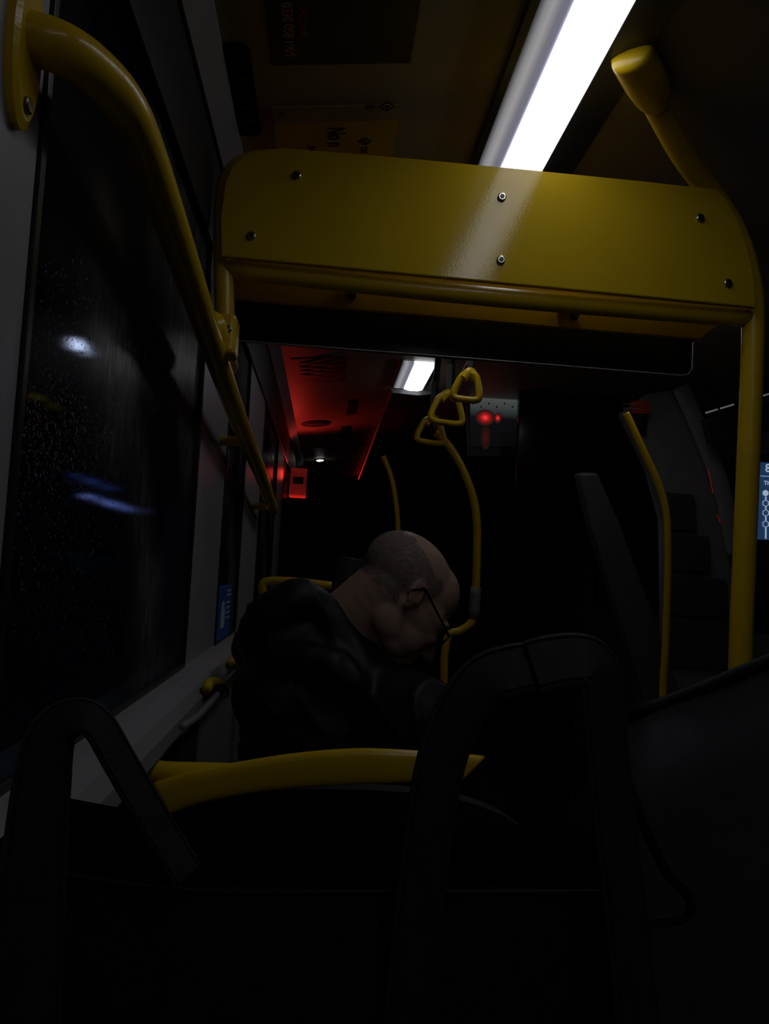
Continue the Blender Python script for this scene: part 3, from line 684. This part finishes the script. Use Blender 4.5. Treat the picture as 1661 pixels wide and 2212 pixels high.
for h_,k_,a_ in zip(hips,knees,ank):
    bm_cap(bm,h_,k_,.080,.052); bm_cap(bm,k_,a_,.050,.035); bm_cap(bm,a_+Vector((0,0,-.045)),a_+Vector((.02,.15,-.06)),.034,.028)
b2=remesh(bm,.0038,9,.5)
hb=b2.copy()
dele=[]
for fc in hb.faces:
    p=hloc(fc.calc_center_median())
    a,b,c=p
    nz_=noise.noise(p*45)*.012+noise.noise(p*160)*.006
    ear=((a+.004)**2/.021**2+(c-.004)**2/.030**2)<1 and abs(b)>.058
    ok=False
    if p.length<.14 and not ear:
        if a<-.020+nz_ and -.024<c+nz_<.075-.25*(a+.05): ok=True
        if a<.026+nz_ and .024<c+nz_<.060 and abs(b)>.045: ok=True
    if not ok: dele.append(fc)
bmesh.ops.delete(hb,geom=dele,context='FACES')
hb.normal_update()
for v in hb.verts: v.co+=v.normal*(.0009+.0005*noise.noise(v.co*400))
from_bm("body",b2,M_skin,smooth=True,parent=pe)
from_bm("hair",hb,M_hair,smooth=True,parent=pe,label="short thinning grey hair")
# jacket
bm=bmesh.new()
bm_cap(bm,pel+Vector((0,0,-.02)),uch,.150,.145,3); bm_cap(bm,uch,c7+Vector((-.04,.0,-.06)),.130,.078,3)
bm_ell(bm,onY(612,1505,1.45),(.092,.13,.10),None,3)
bm_cap(bm,uch+Vector((0,0,-.01)),shR,.100,.085,3); bm_cap(bm,uch+Vector((0,0,.01)),shL,.105,.085,3)
bm_ell(bm,onY(850,1535,1.38),(.10,.09,.075),None,3)
bm_cap(bm,onY(880,1560,1.40),onY(965,1555,1.44),.075,.060,3)
for S,E_,Wr in ((shR,elR,wrR),(shL,elL,wrL)):
    bm_cap(bm,S,E_,.085,.064); bm_cap(bm,E_,E_.lerp(Wr,.93),.062,.044)
hoodpts=[(536,1396,1.43,.024),(554,1360,1.42,.038),(592,1330,1.41,.050),(638,1300,1.41,.048),(684,1306,1.41,.036),(722,1340,1.40,.032),(752,1386,1.39,.030),(774,1430,1.375,.032),(802,1476,1.365,.034)]
for i in range(len(hoodpts)-1):
    a=hoodpts[i];b=hoodpts[i+1]; bm_cap(bm,onY(a[0],a[1],a[2]),onY(b[0],b[1],b[2]),a[3],b[3],2)
bm_cap(bm,onY(545,1400,1.50),onY(680,1330,1.54),.045,.05); bm_cap(bm,onY(680,1330,1.54),onY(770,1400,1.55),.05,.04)
roll2=[(545,1408,1.40,.022),(600,1418,1.365,.030),(660,1425,1.345,.034),(715,1440,1.335,.034),(765,1480,1.33,.030)]
for i in range(len(roll2)-1):
    a=roll2[i];b=roll2[i+1]; bm_cap(bm,onY(a[0],a[1],a[2]),onY(b[0],b[1],b[2]),a[3],b[3],2)
bm_cap(bm,onY(600,1370,1.42),onY(720,1410,1.40),.055,.045)
jb=remesh(bm,.007,7,.6); jb.normal_update()
for v in jb.verts:
    p=v.co; w_=noise.noise(Vector((p.x*12+p.z*8,p.y*7,p.z*4)))
    v.co=p+v.normal*(.003*noise.noise(p*8)+.006*max(0,1-abs(w_)*4)**2-.002)
from_bm("jacket",jb,M_jacket,smooth=True,parent=pe,label="black hooded waterproof jacket")
bm=bmesh.new()
for h_,k_,a_ in zip(hips,knees,ank):
    bm_cap(bm,h_,k_,.095,.068); bm_cap(bm,k_,a_,.064,.050)
bm_cap(bm,hips[0],hips[1],.105,.105)
from_bm("trousers",remesh(bm,.009,4,.6),M_trouser,smooth=True,parent=pe)
for a_ in ank:
    bm=bmesh.new(); bm_cap(bm,a_+Vector((0,-.02,-.055)),a_+Vector((.02,.17,-.065)),.044,.035); bm_cap(bm,a_+Vector((0,0,-.05)),a_+Vector((0,0,0)),.045,.045)
    from_bm("shoe",remesh(bm,.006,2,.5),M_shoe,smooth=True,parent=pe)
for sg in (1,-1):
    c=hl(.110,sg*.034,.000); ring=[c+HR@Vector((-.010*abs(math.cos(2*math.pi*j/20)),sg*.025*math.cos(2*math.pi*j/20),.019*math.sin(2*math.pi*j/20))) for j in range(20)]
    tube("glasses_rim",ring,.0016,M_lens,False,closed=True,parent=pe,label="thin dark glasses frame")
    tube("glasses_arm",[hl(.100,sg*.060,.006),hl(.075,sg*.069,.010),hl(.04,sg*.074,.016),hl(.01,sg*.077,.022),hl(-.006,sg*.079,.022),hl(-.018,sg*.076,.004)],.0022,M_lens,parent=pe,label="dark glasses temple arm")
tube("glasses_bridge",[hl(.112,.010,.004),hl(.120,0,.007),hl(.112,-.010,.004)],.0015,M_lens,parent=pe)

# ================= FOREGROUND BAGS =================
BYY=.42
e=empty("tote_bag",Vector((0,BYY+.05,.425)),"black leather tote bag with two looped stitched handles","bag")
bm=bmesh.new(); nx,nz=16,8
def rimz(s): return onY(100+1250*s,1800+70*math.sin(min(1,s*2.6)*math.pi*.5),BYY).z-.01
def bagface(yy,bul):
    rows=[]
    for i in range(nx+1):
        s=i/nx; col=[]
        x=-.165+.345*s
        zt=rimz(s)
        for j in range(nz+1):
            q=j/nz; z=zt*(1-q)+.425*q
            b=bul*math.sin(math.pi*min(1,q*1.2+.02))*math.sin(math.pi*(.08+.84*s))
            col.append(bm.verts.new((x*(1+.05*q),yy+b,z)))
        rows.append(col)
    return rows
A=bagface(BYY,-.03); B=bagface(BYY+.10,.02)
for Rr in (A,B):
    for i in range(nx):
        for j in range(nz): bm.faces.new((Rr[i][j],Rr[i+1][j],Rr[i+1][j+1],Rr[i][j+1]))
for j in range(nz):
    bm.faces.new((A[0][j],A[0][j+1],B[0][j+1],B[0][j])); bm.faces.new((A[nx][j],A[nx][j+1],B[nx][j+1],B[nx][j]))
for i in range(nx): bm.faces.new((A[i][nz],A[i+1][nz],B[i+1][nz],B[i][nz]))
from_bm("bag_body",bm,M_leather,smooth=True,parent=e)
rim=[Vector((-.165+.345*k/14,BYY-.002,rimz(k/14)-.003)) for k in range(15)]
tube("rim_piping",rim,.0016,M_stitch,parent=e)
yy=BYY-.012
strap("bag_handle",[onY(u,v,yy-.012) for u,v in ((46,2290),(60,2050),(76,1850),(90,1700),(104,1610),(128,1566),(172,1548),(212,1566),(256,1640),(315,1742),(368,1830),(404,1890))],lambda s:.036-.020*min(1,s*1.6),.0024,M_strap,(.5,-.8,.3),parent=e)
strap("bag_handle",[onY(u,v,yy-.004) for u,v in ((870,2290),(900,2000),(925,1800),(952,1650),(990,1545),(1045,1472),(1110,1446),(1185,1438)  )],lambda s:.027,.003,M_strap,(.3,-.85,.45),parent=e)
strap("bag_handle",[onY(u,v,yy-.008) for u,v in ((1150,1440),(1200,1428),(1255,1424),(1288,1438),(1300,1500),(1308,1600),(1324,1760),(1349,1960),(1384,2290))],.0285,.003,M_strap,(.3,-.85,.45),parent=e,label="folded black leather strap end")
strap("bag_handle",[onY(u,v,yy+.03) for u,v in ((1330,1600),(1352,1680),(1398,1800),(1440,1885),(1482,1930),(1492,1960),(1470,1985),(1400,1995))],.005,.0022,M_stitch,(.3,-.9,.35),parent=e,label="thin black strap loop")
sy=.545
e=empty("satchel",Vector((.45,sy,.425)),"dark grey leather bag with piped top edge","bag")
q=[(1340,1556),(1420,1526),(1480,1503),(1570,1466),(1661,1428),(1780,1382),(1900,1345)]
top_=[onY(u,v,sy) for u,v in q]
bm=bmesh.new(); nz=10; rows=[]
for i,p in enumerate(top_):
    col=[]
    for j in range(nz+1):
        s=j/nz; z=p.z*(1-s)+.425*s
        col.append(bm.verts.new((p.x+(.02*s if i==0 else 0),sy-.018*math.sin(math.pi*s)-.003*math.sin(i*1.3+s*5),z)))
    rows.append(col)
back=[[bm.verts.new(v.co+Vector((0,.030+.02*math.sin(math.pi*j/nz),-.012 if j==0 else 0))) for j,v in enumerate(col)] for col in rows]
for G in (rows,back):
    for i in range(len(G)-1):
        for j in range(nz): bm.faces.new((G[i][j],G[i+1][j],G[i+1][j+1],G[i][j+1]))
for i in range(len(rows)-1):
    bm.faces.new((rows[i][0],rows[i+1][0],back[i+1][0],back[i][0])); bm.faces.new((rows[i][nz],rows[i+1][nz],back[i+1][nz],back[i][nz]))
for G,Hh in ((rows[0],back[0]),(rows[-1],back[-1])):
    for j in range(nz): bm.faces.new((G[j],G[j+1],Hh[j+1],Hh[j]))
from_bm("satchel_body",bm,M_leather2,smooth=True,parent=e)
tube("edge_piping",[p+Vector((0,.000,.001)) for p in top_],.0042,M_stitch,False,parent=e)

# ================= OUTSIDE =================
def outbox(name,u0,v0,u1,v1,X,m,label,cat,n=1):
    a=onX(u0,v0,X);b=onX(u1,v1,X)
    ya,yb=sorted((a.y,b.y)); za,zb=sorted((a.z,b.z))
    e=empty(name,((X),(ya+yb)/2,za),label,cat)
    boxes("sign_face",[((X-.05,ya,za),(X,yb,zb))],m,.01,parent=e)
    boxes("sign_frame",[((X-.08,ya-.06,za-.06),(X-.052,yb+.06,zb+.06))],M_black,.01,parent=e)
def blotch(name,col,st,sc):
    m=bpy.data.materials.new(name); m.use_nodes=True; nt=m.node_tree; b=nt.nodes["Principled BSDF"]; L=nt.links.new
    tc=nt.nodes.new("ShaderNodeTexCoord"); n=nt.nodes.new("ShaderNodeTexNoise"); n.inputs["Scale"].default_value=sc; n.inputs["Detail"].default_value=4
    L(tc.outputs["Object"],n.inputs["Vector"]); mr=nt.nodes.new("ShaderNodeMapRange"); mr.inputs["From Min"].default_value=.42; mr.inputs["From Max"].default_value=.7; mr.inputs["To Max"].default_value=st
    L(n.outputs["Fac"],mr.inputs["Value"]); b.inputs["Emission Color"].default_value=(*col,1); L(mr.outputs[0],b.inputs["Emission Strength"])
    b.inputs["Base Color"].default_value=(.01,.01,.015,1); return m
outbox("shop_sign",165,1022,245,1060,-3.0,blotch("blue_shop_light",(.10,.16,.6),.6,2.5),"blurred blue illuminated shop sign across the dark street","sign")
outbox("shop_sign",190,1068,300,1108,-3.0,blotch("blue_white_light",(.30,.38,.95),2.0,2.6),"pale blue lit sign seen through rain","sign")
outbox("shop_window",130,1190,240,1240,-3.0,blotch("dim_green_light",(.03,.07,.09),.06,1.5),"dim lit shop window across the street","window")
outbox("street_lamp_panel",166,730,196,770,-2.0,blotch("white_lamp",(.8,.85,1),5.0,5),"white lit lamp panel seen through the wet window","lamp")  # no lamp outside: added glow for the interior light mirrored in the pane
outbox("shop_canopy_light",60,838,130,885,-2.0,blotch("dim_yellow_light",(.5,.36,.03),.14,5),"dim yellow lit canopy seen through the wet window","lamp")  # no canopy outside: added glow for a yellow reflection in the pane
w=bpy.data.worlds.new("night"); scene.world=w; w.use_nodes=True
bg=w.node_tree.nodes["Background"]; bg.inputs[0].default_value=(.10,.12,.22,1); bg.inputs[1].default_value=.006
